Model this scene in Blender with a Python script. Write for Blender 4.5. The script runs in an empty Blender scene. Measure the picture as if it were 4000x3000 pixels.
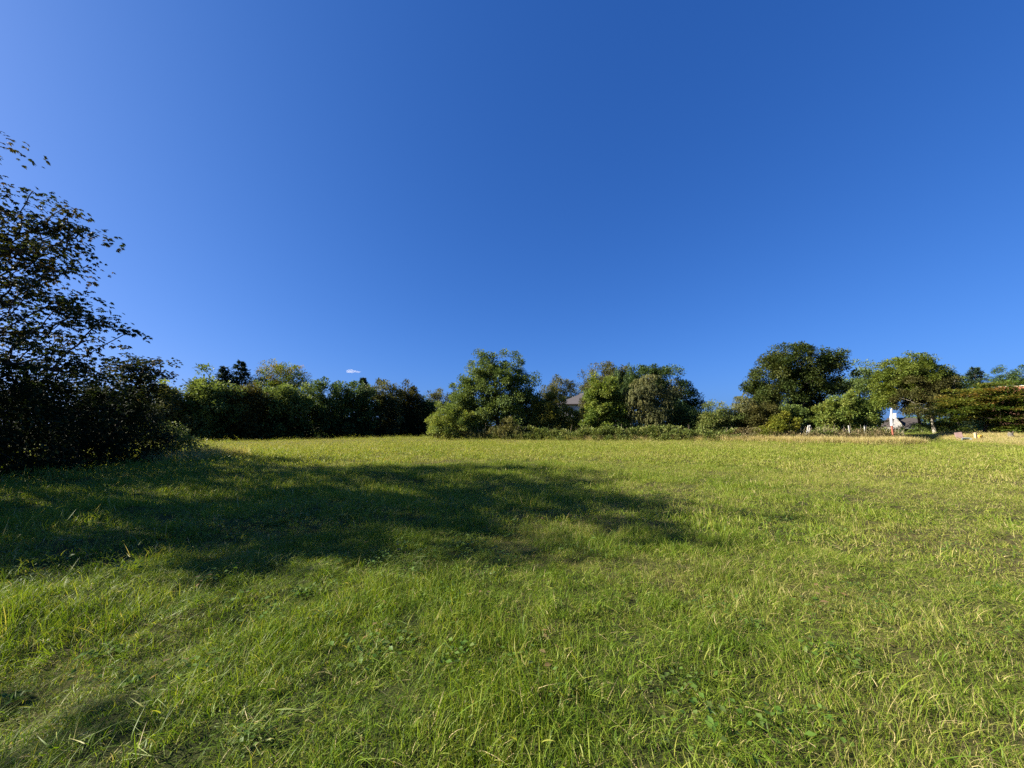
import bpy, math, random
import numpy as np
from mathutils import Vector

# ------------------------------------------------------------------ camera, sky, sun, exposure
SC = bpy.context.scene
COL = SC.collection
F, CX, CY = 1540.0, 2000.0, 1500.0            # focal length and centre in photograph pixels
CAM_H = 1.6
PITCH = math.atan((1660 - CY) / F)
SUN_EL, SUN_AZ = math.radians(28.0), math.radians(-94.0)    # azimuth measured from the view direction (+Y), clockwise

cd = bpy.data.cameras.new('camera')
cd.sensor_width = 36.0
cd.lens = 36.0 * F / 4000.0
cd.clip_start, cd.clip_end = 0.05, 20000
cam = bpy.data.objects.new('camera', cd)
cam.location = (0, 0, CAM_H)
cam.rotation_euler = (math.pi / 2 + PITCH, 0, 0)
COL.objects.link(cam)
SC.camera = cam

W = bpy.data.worlds.new('World')
SC.world = W
W.use_nodes = True
wn, wl = W.node_tree.nodes, W.node_tree.links
wn.clear()
sky = wn.new('ShaderNodeTexSky')
sky.sky_type = 'NISHITA'
sky.sun_disc = False
sky.sun_elevation = SUN_EL
sky.sun_rotation = SUN_AZ
sky.altitude = 0
sky.air_density = 0.6
sky.dust_density = 1.5
sky.ozone_density = 6.0
EXPOSURE = 1.7
bg = wn.new('ShaderNodeBackground')
bg.inputs['Strength'].default_value = 0.08
wo = wn.new('ShaderNodeOutputWorld')
sep, comb = wn.new('ShaderNodeSeparateColor'), wn.new('ShaderNodeCombineColor')
wl.new(sky.outputs['Color'], sep.inputs[0])
for ch, (gain, gam) in enumerate(((.93, 1.044), (.91, .758), (1.34, .599))):    # one tone curve per channel over the whole sky
    m1, m2, m3 = (wn.new('ShaderNodeMath') for _ in range(3))
    m1.operation, m2.operation, m3.operation = 'MULTIPLY', 'POWER', 'MULTIPLY'
    m1.inputs[1].default_value = .1; m2.inputs[1].default_value = gam
    m3.inputs[1].default_value = gain / 2 ** EXPOSURE / .08
    wl.new(sep.outputs[ch], m1.inputs[0]); wl.new(m1.outputs[0], m2.inputs[0]); wl.new(m2.outputs[0], m3.inputs[0])
    wl.new(m3.outputs[0], comb.inputs[ch])
wl.new(comb.outputs[0], bg.inputs['Color'])
wl.new(bg.outputs['Background'], wo.inputs['Surface'])

sd = bpy.data.lights.new('sun', 'SUN')
sd.energy = 5.0
sd.angle = math.radians(0.53)
sd.color = (1.0, 0.92, 0.78)
sun = bpy.data.objects.new('sun', sd)
to_sun = Vector((math.sin(SUN_AZ) * math.cos(SUN_EL), math.cos(SUN_AZ) * math.cos(SUN_EL), math.sin(SUN_EL)))
sun.rotation_euler = (-to_sun).to_track_quat('-Z', 'Y').to_euler()
sun.location = (-30, 0, 40)
COL.objects.link(sun)

SC.render.engine = 'CYCLES'
SC.view_settings.view_transform = 'Standard'
SC.view_settings.look = 'None'
SC.view_settings.exposure = EXPOSURE
SC.view_settings.gamma = 1.0
SC.view_settings.use_curve_mapping = False
SC.cycles.max_bounces = 6
SC.cycles.diffuse_bounces = 3
SC.cycles.glossy_bounces = 2
SC.cycles.transmission_bounces = 4
SC.cycles.volume_bounces = 3
SC.cycles.use_denoising = False
SC.cycles.caustics_reflective = False
SC.cycles.caustics_refractive = False
SC.cycles.sample_clamp_indirect = 4

RNG = np.random.default_rng(7)
random.seed(7)

# ------------------------------------------------------------------ helpers
cp_, sp_ = math.cos(PITCH), math.sin(PITCH)
def P(px, py, Y):
    """photograph pixel seen at depth Y -> world point"""
    u, v = (px - CX) / F, (CY - py) / F
    t = Y / (cp_ - sp_ * v)
    return np.array([u * t, Y, CAM_H + (sp_ + cp_ * v) * t])
def GP(px, py):
    """photograph pixel on the flat ground -> x, y"""
    u, v = (px - CX) / F, (CY - py) / F
    t = -CAM_H / (sp_ + cp_ * v)
    return u * t, (cp_ - sp_ * v) * t

_perm = np.random.default_rng(3).random((256, 256))
def vnoise(x, y):
    x = np.asarray(x, float); y = np.asarray(y, float)
    xi, yi = np.floor(x).astype(int), np.floor(y).astype(int)
    fx, fy = x - xi, y - yi
    fx, fy = fx * fx * (3 - 2 * fx), fy * fy * (3 - 2 * fy)
    g = lambda a, b: _perm[a % 256, b % 256]
    return (g(xi, yi) * (1 - fx) + g(xi + 1, yi) * fx) * (1 - fy) + (g(xi, yi + 1) * (1 - fx) + g(xi + 1, yi + 1) * fx) * fy
def fbm(x, y, o=4):
    s, a, n = 0, 1, 0
    for i in range(o):
        s = s + a * vnoise(x * 2 ** i + 17 * i, y * 2 ** i + 31 * i); n += a; a *= .5
    return s / n
def smooth(a, b, x):
    t = np.clip((x - a) / (b - a), 0, 1)
    return t * t * (3 - 2 * t)

RA, RN = np.array([-29.5, 33.5]), np.array([-.716, .698])     # brow of the field at back left
def ground_z(x, y):
    x = np.asarray(x, float); y = np.asarray(y, float)
    r = np.hypot(x, y)
    near = 1 - smooth(12, 40, r)
    z = (fbm(x * .55 + 5, y * .55, 3) - .5) * .24 * near * (0.7 + .8 * smooth(1, -4, x))
    z = z + (vnoise(x * 2.3, y * 2.3) - .5) * .045 * near
    z = z + (fbm(x * .06 + 9, y * .06 + 2, 2) - .5) * .22 * smooth(6, 25, r)
    s = (x - RA[0]) * RN[0] + (y - RA[1]) * RN[1]
    z = z - 1.7 * smooth(0, 15, s)
    z = z + .5 * smooth(41, 50, x) * smooth(33, 40, y) * (1 - smooth(46, 58, y))      # low bank at the right
    z = z - 1.3 * smooth(52, 78, y) * smooth(-5, 12, -s)
    return z
def gz(x, y): return float(ground_z(x, y))

def dryness(x, y):
    """0 lush .. 1 straw, real patches in the sward"""
    x = np.asarray(x, float); y = np.asarray(y, float)
    d = .20 + 1.0 * (fbm(x * .35 + 40, y * .35 + 11, 4) - .5) + .55 * (fbm(x * .09 + 3, y * .09, 2) - .5)
    d = d + .25 * smooth(-2, 5, x) * (1 - smooth(9, 22, y)) - .27 * smooth(.5, -3, x) * (1 - smooth(9, 16, y)) + .20 * smooth(14, 34, y)
    # mown greener strip near the opening on the right
    lane = np.exp(-((y - (33 + .02 * (x - 36) ** 2)) / 3.0) ** 2) * smooth(30, 38, x)
    return np.clip(d - .5 * lane, 0, 1)

def mat(name, color, rough=.8, spec=.2, noise=None):
    m = bpy.data.materials.new(name); m.use_nodes = True
    b = m.node_tree.nodes['Principled BSDF']
    b.inputs['Roughness'].default_value = rough
    b.inputs['Specular IOR Level'].default_value = spec
    b.inputs['Base Color'].default_value = (*color, 1)
    if noise:
        scale, c2 = noise
        n = m.node_tree.nodes.new('ShaderNodeTexNoise'); n.inputs['Scale'].default_value = scale
        n.inputs['Detail'].default_value = 6
        geo = m.node_tree.nodes.new('ShaderNodeNewGeometry')
        m.node_tree.links.new(geo.outputs['Position'], n.inputs['Vector'])
        r = m.node_tree.nodes.new('ShaderNodeValToRGB')
        r.color_ramp.elements[0].position, r.color_ramp.elements[1].position = .35, .68
        r.color_ramp.elements[0].color, r.color_ramp.elements[1].color = (*color, 1), (*c2, 1)
        m.node_tree.links.new(n.outputs['Fac'], r.inputs['Fac'])
        m.node_tree.links.new(r.outputs['Color'], b.inputs['Base Color'])
    return m

def leaf_mat(name, stops, trans=.35, rough=.55, spec=.16, tgain=(1.25, 1.2, .7)):
    """leaf: reflecting and letting light through; colour by the per-leaf attribute tint"""
    m = bpy.data.materials.new(name); m.use_nodes = True
    n, l = m.node_tree.nodes, m.node_tree.links
    b = n['Principled BSDF']; out = n['Material Output']
    a = n.new('ShaderNodeAttribute'); a.attribute_name = 'tint'
    r = n.new('ShaderNodeValToRGB')
    e = r.color_ramp.elements
    while len(e) < len(stops): e.new(.5)
    for i, c in enumerate(stops):
        e[i].position = i / (len(stops) - 1); e[i].color = (*c, 1)
    l.new(a.outputs['Fac'], r.inputs['Fac'])
    l.new(r.outputs['Color'], b.inputs['Base Color'])
    b.inputs['Roughness'].default_value = rough
    b.inputs['Specular IOR Level'].default_value = spec
    t = n.new('ShaderNodeBsdfTranslucent')
    mu = n.new('ShaderNodeMix'); mu.data_type = 'RGBA'; mu.blend_type = 'MULTIPLY'
    mu.inputs[0].default_value = 1
    mu.inputs[7].default_value = (*tgain, 1)
    l.new(r.outputs['Color'], mu.inputs[6]); l.new(mu.outputs[2], t.inputs['Color'])
    mx = n.new('ShaderNodeMixShader'); mx.inputs[0].default_value = trans
    l.new(b.outputs[0], mx.inputs[1]); l.new(t.outputs[0], mx.inputs[2]); l.new(mx.outputs[0], out.inputs['Surface'])
    return m

def np_mesh(name, V, T, tint=None, smooth_=False):
    """mesh from vertex array and triangle (or quad) index array"""
    me = bpy.data.meshes.new(name)
    V = np.ascontiguousarray(V, np.float32); T = np.ascontiguousarray(T, np.int32)
    k = T.shape[1]
    me.vertices.add(len(V)); me.vertices.foreach_set('co', V.ravel())
    me.loops.add(T.size); me.loops.foreach_set('vertex_index', T.ravel())
    me.polygons.add(len(T)); me.polygons.foreach_set('loop_start', np.arange(0, T.size, k, dtype=np.int32))
    if tint is not None:
        at = me.attributes.new('tint', 'FLOAT', 'POINT'); at.data.foreach_set('value', np.ascontiguousarray(tint, np.float32))
    me.update(calc_edges=True)
    if smooth_: me.polygons.foreach_set('use_smooth', np.ones(len(T), bool))
    return me

def link(name, me, m, parent=None):
    o = bpy.data.objects.new(name, me)
    if me is not None and m is not None: me.materials.append(m)
    COL.objects.link(o)
    if parent is not None: o.parent = parent
    return o
def tag(o, label=None, cat=None, group=None, kind=None):
    if label: o['label'] = label
    if cat: o['category'] = cat
    if group: o['group'] = group
    if kind: o['kind'] = kind
    return o
def empty(name, loc, label, cat, group=None):
    o = bpy.data.objects.new(name, None); COL.objects.link(o); o.location = loc
    o.empty_display_size = .2
    return tag(o, label, cat, group)

class MB:
    """collects boxes / tubes / prisms into one mesh"""
    def __init__(s): s.v, s.f = [], []
    def box(s, c, d, rz=0.0, lean=(0, 0)):
        cx, cy, cz = c; dx, dy, dz = (q / 2 for q in d); b = len(s.v)
        for z in (-dz, dz):
            for x, y in ((-dx, -dy), (dx, -dy), (dx, dy), (-dx, dy)):
                X = x * math.cos(rz) - y * math.sin(rz); Y = x * math.sin(rz) + y * math.cos(rz)
                s.v.append((cx + X + lean[0] * (z + dz), cy + Y + lean[1] * (z + dz), cz + z))
        s.f += [[b + i for i in q] for q in ((3, 2, 1, 0), (4, 5, 6, 7), (0, 1, 5, 4), (1, 2, 6, 5), (2, 3, 7, 6), (3, 0, 4, 7))]
        return s
    def poly(s, pts, faces):
        b = len(s.v); s.v += [tuple(p) for p in pts]; s.f += [[b + i for i in f] for f in faces]; return s
    def tube(s, pts, rad, n=8, cap=True):
        b = len(s.v); m = len(pts)
        for i, p in enumerate(pts):
            p = Vector(p); q0 = Vector(pts[max(0, i - 1)]); q1 = Vector(pts[min(m - 1, i + 1)])
            d = (q1 - q0).normalized(); a = d.orthogonal().normalized(); c = d.cross(a)
            for k in range(n):
                w = 2 * math.pi * k / n
                s.v.append(tuple(p + (a * math.cos(w) + c * math.sin(w)) * rad[i]))
        for i in range(m - 1):
            for k in range(n):
                s.f.append([b + i * n + k, b + i * n + (k + 1) % n, b + (i + 1) * n + (k + 1) % n, b + (i + 1) * n + k])
        if cap:
            s.f.append([b + k for k in range(n)][::-1]); s.f.append([b + (m - 1) * n + k for k in range(n)])
        return s
    def build(s, name, m, parent=None, bevel=0):
        me = bpy.data.meshes.new(name); me.from_pydata(s.v, [], s.f); me.update()
        o = link(name, me, m, parent)
        if bevel:
            md = o.modifiers.new('bevel', 'BEVEL'); md.width = bevel; md.segments = 2
        return o

# ------------------------------------------------------------------ ground
def build_ground():
    n = 270
    t = np.linspace(-1, 1, n)
    gx = 1.2 * np.sinh(7.9 * t)
    gy = 1.2 * np.sinh(7.9 * t) + 3.0
    X, Y = np.meshgrid(gx, gy)
    Z = ground_z(X, Y)
    V = np.stack([X.ravel(), Y.ravel(), Z.ravel()], 1)
    i = np.arange(n * n).reshape(n, n)
    Q = np.stack([i[:-1, :-1].ravel(), i[:-1, 1:].ravel(), i[1:, 1:].ravel(), i[1:, :-1].ravel()], 1)
    me = np_mesh('field_ground', V, Q, dryness(V[:, 0], V[:, 1]), True)
    m = bpy.data.materials.new('field_soil'); m.use_nodes = True
    nn, l = m.node_tree.nodes, m.node_tree.links
    b = nn['Principled BSDF']; b.inputs['Roughness'].default_value = .95; b.inputs['Specular IOR Level'].default_value = .1
    a = nn.new('ShaderNodeAttribute'); a.attribute_name = 'tint'
    geo = nn.new('ShaderNodeNewGeometry')
    ns = nn.new('ShaderNodeTexNoise'); ns.inputs['Scale'].default_value = 9; ns.inputs['Detail'].default_value = 8
    l.new(geo.outputs['Position'], ns.inputs['Vector'])
    r1 = nn.new('ShaderNodeValToRGB')
    r1.color_ramp.elements[0].color = (.040, .050, .014, 1); r1.color_ramp.elements[1].color = (.12, .095, .045, 1)
    l.new(a.outputs['Fac'], r1.inputs['Fac'])
    r2 = nn.new('ShaderNodeValToRGB')
    r2.color_ramp.elements[0].position = .3; r2.color_ramp.elements[0].color = (.45, .45, .45, 1)
    r2.color_ramp.elements[1].position = .7; r2.color_ramp.elements[1].color = (1.15, 1.1, 1, 1)
    l.new(ns.outputs['Fac'], r2.inputs['Fac'])
    mx = nn.new('ShaderNodeMix'); mx.data_type = 'RGBA'; mx.blend_type = 'MULTIPLY'; mx.inputs[0].default_value = 1
    l.new(r1.outputs['Color'], mx.inputs[6]); l.new(r2.outputs['Color'], mx.inputs[7])
    l.new(mx.outputs[2], b.inputs['Base Color'])
    bp = nn.new('ShaderNodeBump'); bp.inputs['Strength'].default_value = .6; bp.inputs['Distance'].default_value = .05
    l.new(ns.outputs['Fac'], bp.inputs['Height']); l.new(bp.outputs['Normal'], b.inputs['Normal'])
    tag(link('ground', me, m), kind='structure')
build_ground()

# ------------------------------------------------------------------ grass: blade clumps scattered by geometry nodes (stuff)
GRASS = leaf_mat('grass_blade', [(.045, .104, .008), (.112, .186, .013), (.205, .262, .030), (.30, .290, .066), (.52, .42, .21)], .40, .5, .18, (1.15, 1.12, .4))

def blades(rng, n, spread, hmin, hmax, width, bend, tint_mu, tint_sd, dry, segs=3, lean=(0, 0), bladed=1.0):
    """n curved tapering ribbons"""
    bx = rng.normal(0, spread * .55, n); by = rng.normal(0, spread * .55, n)
    h = rng.uniform(hmin, hmax, n) * rng.choice([.7, 1, 1.25], n)
    az = rng.uniform(0, 2 * np.pi, n); d = np.stack([np.cos(az), np.sin(az)], 1)
    d = d + np.array(lean)
    bd = np.abs(rng.normal(bend, bend * .5, n))
    wd = rng.uniform(.6, 1.3, n) * width
    fa = az + np.pi / 2 + rng.normal(0, .8, n)
    side = np.stack([np.cos(fa), np.sin(fa), np.zeros(n)], 1)
    ti = np.clip(rng.normal(tint_mu, tint_sd, n), 0, .68)
    isdry = rng.random(n) < dry
    ti[isdry] = rng.uniform(.72, 1.0, isdry.sum())
    V, T, A = [], [], []
    nv = 2 * segs + 1
    for i in range(segs + 1):
        t = i / segs
        c = np.stack([bx + d[:, 0] * bd * h * t * t, by + d[:, 1] * bd * h * t * t, h * (t - .35 * bd * t * t) - .01], 1)
        w = (wd * (1 - t ** 1.6) * (.75 + .5 * min(t, .4)))[:, None]
        if i < segs: V += [c - side * w / 2, c + side * w / 2]
        else: V += [c]
    V = np.stack(V, 1)                                   # n, nv, 3
    base = (np.arange(n) * nv)[:, None]
    tri = []
    for i in range(segs - 1):
        a = 2 * i
        tri += [[a, a + 1, a + 3], [a, a + 3, a + 2]]
    a = 2 * (segs - 1); tri += [[a, a + 1, a + 2]]
    T = (base[:, :, None] + np.array(tri)[None]).reshape(-1, 3)
    tv = np.repeat(ti[:, None], nv, 1)
    prof = np.repeat(np.linspace(0, 1, segs + 1), 2)[:nv]
    tv = np.clip(tv + (prof[None] - .5) * .10, 0, 1)
    return V.reshape(-1, 3), T, tv.ravel()

def clump_collection(name, makers):
    c = bpy.data.collections.new(name)
    for i, (V, T, A) in enumerate(makers):
        me = np_mesh('%s_%02d' % (name, i), V, T, A); me.materials.append(GRASS)
        c.objects.link(bpy.data.objects.new('%s_%02d' % (name, i), me))
    return c

def scatter_group(name, coll):
    ng = bpy.data.node_groups.new(name, 'GeometryNodeTree')
    ng.interface.new_socket('Geometry', in_out='INPUT', socket_type='NodeSocketGeometry')
    ng.interface.new_socket('Geometry', in_out='OUTPUT', socket_type='NodeSocketGeometry')
    n, l = ng.nodes, ng.links
    gi, go = n.new('NodeGroupInput'), n.new('NodeGroupOutput')
    ci = n.new('GeometryNodeCollectionInfo'); ci.inputs['Collection'].default_value = coll
    ci.inputs['Separate Children'].default_value = True; ci.inputs['Reset Children'].default_value = True
    ip = n.new('GeometryNodeInstanceOnPoints'); ip.inputs['Pick Instance'].default_value = True
    def att(nm, ty):
        a = n.new('GeometryNodeInputNamedAttribute'); a.data_type = ty; a.inputs['Name'].default_value = nm
        return a.outputs['Attribute']
    l.new(gi.outputs[0], ip.inputs['Points']); l.new(ci.outputs[0], ip.inputs['Instance'])
    l.new(att('idx', 'INT'), ip.inputs['Instance Index'])
    er = n.new('FunctionNodeEulerToRotation')
    l.new(att('rot', 'FLOAT_VECTOR'), er.inputs[0]); l.new(er.outputs[0], ip.inputs['Rotation'])
    l.new(att('scl', 'FLOAT_VECTOR'), ip.inputs['Scale'])
    l.new(ip.outputs[0], go.inputs[0])
    return ng

def scatter(name, coll, pts, idx, rot, scl, label, cat):
    me = bpy.data.meshes.new(name)
    me.vertices.add(len(pts)); me.vertices.foreach_set('co', np.ascontiguousarray(pts, np.float32).ravel())
    a = me.attributes.new('idx', 'INT', 'POINT'); a.data.foreach_set('value', np.ascontiguousarray(idx, np.int32))
    a = me.attributes.new('rot', 'FLOAT_VECTOR', 'POINT'); a.data.foreach_set('vector', np.ascontiguousarray(rot, np.float32).ravel())
    a = me.attributes.new('scl', 'FLOAT_VECTOR', 'POINT'); a.data.foreach_set('vector', np.ascontiguousarray(scl, np.float32).ravel())
    o = link(name, me, GRASS)
    md = o.modifiers.new('scatter', 'NODES'); md.node_group = scatter_group(name + '_nodes', coll)
    return tag(o, label, cat, kind='stuff')

def polar(rng, r0, r1, dens, a0=-78, a1=78):
    """evenly jittered points in a ring sector round the viewpoint"""
    c = 1 / math.sqrt(dens); k = np.arange(-r1, r1, c)
    X, Y = np.meshgrid(k, k); X = X.ravel() + rng.uniform(-.6, .6, X.size) * c; Y = Y.ravel() + rng.uniform(-.6, .6, Y.size) * c
    r = np.hypot(X, Y); a = np.degrees(np.arctan2(X, Y))
    ok = (r >= r0) & (r < r1) & (a > a0) & (a < a1)
    return X[ok], Y[ok]

def build_grass():
    g = np.random.default_rng(21)
    # variants 0-3 lush, 4-7 mixed, 8-10 dry, 11 tall seeding
    def variants(nb, sp, h0, h1, w, segs, dt=0.):
        mk = []
        def mix(*parts):
            V, T, A, o = [], [], [], 0
            for v, t, a in parts: V.append(v); T.append(t + o); A.append(a); o += len(v)
            return np.concatenate(V), np.concatenate(T), np.concatenate(A)
        for k in range(12):
            mat_ = blades(g, nb // 2, sp, h0 * .4, h0 * .95, w * .9, 1.5, .38, .2, .20, max(2, segs - 1), (0, 0))      # low bent thatch
            if k < 4: m = blades(g, nb, sp * .9, h0, h1 * 1.1, w * 1.15, .8, .24 + .07 * k + dt, .14, .05, segs, (.2, 0))
            elif k < 8: m = blades(g, nb, sp, h0 * .8, h1 * .95, w * .85, .95, .36 + .04 * (k - 4) + dt, .16, .18, segs, (.25, 0))
            elif k < 11: m = blades(g, nb, sp, h0 * .75, h1 * .85, w * .75, 1.0, .48 + dt, .14, .34, segs, (.25, .1))
            else: m = blades(g, nb // 3, sp * .5, h1 * .9, h1 * 1.6, w * 1.1, .65, .40, .17, .25, segs, (.35, 0))
            mk.append(mix(mat_, m))
        return mk
    near = clump_collection('grass_near', variants(85, .16, .055, .125, .0046, 4))
    mid = clump_collection('grass_mid', variants(80, .25, .05, .12, .0085, 3, .06))
    far = clump_collection('grass_far', variants(110, .55, .05, .11, .02, 2, .21))
    def lay(name, coll, x, y, hs, label, tallp=.035):
        n = len(x); d = dryness(x, y) + g.normal(0, .10, n) + .55 * (fbm(x * 1.7 + 70, y * 1.7 + 20, 3) - .5)
        idx = np.where(d < .30, g.integers(0, 4, n), np.where(d < .52, g.integers(4, 8, n), g.integers(8, 11, n)))
        tall = (g.random(n) < tallp * (.3 + 1.6 * fbm(x * .8 + 50, y * .8, 3) ** 2 * 2))
        idx[tall] = 11
        rot = np.stack([g.normal(0, .26, n), g.normal(.06, .26, n), g.uniform(0, 6.283, n)], 1)
        # tussocks: the sward is taller in patches
        hh = hs * (.62 + 3.4 * np.clip(fbm(x * 1.25 + 7, y * 1.25 + 3, 4) - .30, 0, 1) ** 1.25) * np.exp(g.normal(0, .22, n))
        s = g.uniform(.85, 1.2, n)
        scl = np.stack([s, s, s * hh], 1)
        pts = np.stack([x, y, ground_z(x, y)], 1)
        return scatter(name, coll, pts, idx, rot, scl, label, 'grass')
    x, y = polar(g, .9, 6.5, 66, -80, 80); lay('grass', near, x, y, .74, 'long unmown grass in the foreground of the field')
    x, y = polar(g, 6.5, 17, 27, -68, 68); lay('grass', mid, x, y, .72, 'sunlit and shaded grass in the middle of the field')
    x, y = polar(g, 17, 38, 6.5, -66, 66); lay('grass', far, x, y, 1.0, 'pale sunlit grass stretching towards the trees', .02)
    x, y = polar(g, 38, 72, 2.6, -62, 62)
    lay('grass', far, x, y, 1.0, 'farthest pale grass along the foot of the trees', .0)
build_grass()

# ------------------------------------------------------------------ trees and shrubs
BARK = mat('bark', (.060, .045, .032), .9, .1, (6, (.11, .09, .07)))
BARK_PALE = mat('pale_bark', (.34, .31, .25), .9, .1, (9, (.20, .18, .14)))
TWIG = mat('dry_twig', (.34, .28, .20), .9, .1)

LEAF = {
    'dark':     leaf_mat('leaf_dark_green',   [(0.038, 0.068, 0.023), (0.075, 0.120, 0.036), (0.128, 0.177, 0.048)], .28),
    'mid':      leaf_mat('leaf_mid_green',    [(0.067, 0.105, 0.029), (0.121, 0.170, 0.046), (0.186, 0.229, 0.059)], .33),
    'olive':    leaf_mat('leaf_olive',        [(0.063, 0.077, 0.028), (0.119, 0.124, 0.041), (0.182, 0.168, 0.059)], .30),
    'yellow':   leaf_mat('leaf_yellow_green', [(0.095, 0.119, 0.028), (0.167, 0.175, 0.038), (0.260, 0.224, 0.053)], .36),
    'bright':   leaf_mat('leaf_bright_green', [(0.084, 0.136, 0.031), (0.158, 0.212, 0.044), (0.253, 0.268, 0.062)], .40),
    'autumn':   leaf_mat('leaf_turning',      [(.080, .132, .022), (.145, .180, .032), (.230, .190, .040), (.30, .16, .045)], .38),
    'brown':    leaf_mat('leaf_brownish',     [(0.050, 0.054, 0.016), (0.088, 0.086, 0.024), (0.138, 0.119, 0.036)], .28),
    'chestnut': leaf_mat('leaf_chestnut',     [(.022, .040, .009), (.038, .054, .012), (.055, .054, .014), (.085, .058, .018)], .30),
    'conifer':  leaf_mat('needles_dark',      [(0.018, 0.037, 0.022), (0.035, 0.059, 0.034), (0.053, 0.081, 0.041)], .12),
    'bramble':  leaf_mat('leaf_bramble',      [(0.067, 0.103, 0.027), (0.140, 0.177, 0.043), (0.257, 0.258, 0.088)], .30),
    'shade':    leaf_mat('leaf_shade_darkened',   [(.012, .020, .008), (.022, .034, .012), (.036, .048, .016)], .18, .7, .1),  # leaf colour darkened to stand in for deep shade in thickets and undergrowth
    'oak':      leaf_mat('leaf_oak',          [(.030, .050, .012), (.056, .080, .018), (.098, .105, .028)], .28),
    'weed':     leaf_mat('leaf_dry_weed',     [(.085, .090, .032), (.150, .135, .055), (.26, .205, .11)], .30),
    'lime':     leaf_mat('leaf_lime',         [(.070, .112, .018), (.130, .172, .030), (.200, .228, .042)], .40),
    'gold':     leaf_mat('leaf_gold',         [(.12, .15, .020), (.17, .19, .025), (.23, .22, .030)], .38),
}

def unit(v): return v / np.maximum(np.linalg.norm(v, axis=-1, keepdims=True), 1e-9)

def leaf_quads(p, d, nrm, l, w, fold=.18):
    """rhombic leaves folded along the midrib: p base, d axis, nrm normal, l length, w width"""
    d = unit(d); s = unit(np.cross(nrm, d)); n2 = np.cross(d, s)
    l = l[:, None]; w = w[:, None]
    m = p + d * l * .48
    V = np.stack([p, m - s * w / 2 + n2 * w * fold, p + d * l, m + s * w / 2 + n2 * w * fold], 1)
    b = (np.arange(len(p)) * 4)[:, None]
    T = np.concatenate([b + np.array([[0, 1, 2]]), b + np.array([[0, 2, 3]])], 1).reshape(-1, 3)
    return V.reshape(-1, 3), T

def sample_clumps(rng, lobes, n, shell=.55):
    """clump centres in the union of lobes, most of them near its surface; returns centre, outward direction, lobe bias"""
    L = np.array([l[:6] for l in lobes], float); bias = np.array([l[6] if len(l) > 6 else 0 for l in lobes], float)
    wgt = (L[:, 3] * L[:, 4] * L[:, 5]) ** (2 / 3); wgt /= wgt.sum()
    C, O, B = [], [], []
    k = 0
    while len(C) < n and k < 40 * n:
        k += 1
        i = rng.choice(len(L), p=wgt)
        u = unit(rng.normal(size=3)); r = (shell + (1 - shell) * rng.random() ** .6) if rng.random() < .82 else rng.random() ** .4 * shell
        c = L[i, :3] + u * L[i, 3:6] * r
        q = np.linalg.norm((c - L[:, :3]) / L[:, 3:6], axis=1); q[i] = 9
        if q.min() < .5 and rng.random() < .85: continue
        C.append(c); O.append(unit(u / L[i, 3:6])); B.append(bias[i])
    return np.array(C), np.array(O), np.array(B)

def skeleton(rng, base, top, C, r_tip, r_base, wob=.12):
    """trunk plus branches reaching every centre in C; returns tubes as list of (p0,p1,r0,r1)"""
    base, top = np.array(base, float), np.array(top, float)
    k = 7; H = np.linalg.norm(top - base)
    nodes, par = [], []
    for i in range(k):
        t = i / (k - 1)
        off = np.array([math.sin(t * 3 + base[0]), math.cos(t * 2.3 + base[1]), 0]) * wob * H * .25 * t * (1.2 - t)
        nodes.append(base + (top - base) * t + off); par.append(i - 1)
    order = np.argsort(np.linalg.norm((C - top)[:, :2], axis=1) + .4 * np.abs(C[:, 2] - top[2]))
    for j in order:
        c = C[j]; N = np.array(nodes)
        dz = np.maximum(0, N[:, 2] - c[2] + .1 * H)
        cost = np.linalg.norm(N - c, axis=1) + .7 * dz
        cost[:2] += H
        i = int(np.argmin(cost)); a = nodes[i]; v = c - a
        L = np.linalg.norm(v)
        mids = [a + v * .35 + np.array([*rng.normal(0, .05 * L, 2), .05 * L]), a + v * .7 + np.array([*rng.normal(0, .05 * L, 2), .06 * L])]
        p = i
        for q in (*mids, c):
            nodes.append(q); par.append(p); p = len(nodes) - 1
    N = np.array(nodes); par = np.array(par)
    tips = np.zeros(len(N)); haschild = np.zeros(len(N), bool); haschild[par[par >= 0]] = True
    tips[~haschild] = 1
    for i in range(len(N) - 1, 0, -1): tips[par[i]] += tips[i]
    r = r_tip * tips ** .5
    r = np.minimum(r, r_base)
    h = (N[:, 2] - base[2]) / max(H, .1)
    r[:k] = np.maximum(r[:k], r_base * (1 - .55 * np.clip(h[:k], 0, 1)))
    r[0] *= 1.12
    e = np.nonzero(par >= 0)[0]
    return N[par[e]], N[e], np.minimum(r[par[e]], r[e] * 1.6), r[e]

def tubes_mesh(name, A, B, ra, rb, n=6):
    d = unit(B - A); ref = np.where(np.abs(d[:, 2:3]) > .9, np.array([[1., 0, 0]]), np.array([[0, 0, 1.]]))
    s = unit(np.cross(d, ref)); t = np.cross(d, s)
    w = np.arange(n) * 2 * np.pi / n
    ring = s[:, None] * np.cos(w)[None, :, None] + t[:, None] * np.sin(w)[None, :, None]
    V = np.concatenate([A[:, None] + ring * ra[:, None, None], (B + d * rb[:, None] * .3)[:, None] + ring * rb[:, None, None]], 1)
    k = np.arange(n); q = np.stack([k, (k + 1) % n, (k + 1) % n + n, k + n], 1)
    Q = ((np.arange(len(A)) * 2 * n)[:, None, None] + q[None]).reshape(-1, 4)
    return np_mesh(name, V.reshape(-1, 3), Q, None, True)

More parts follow.
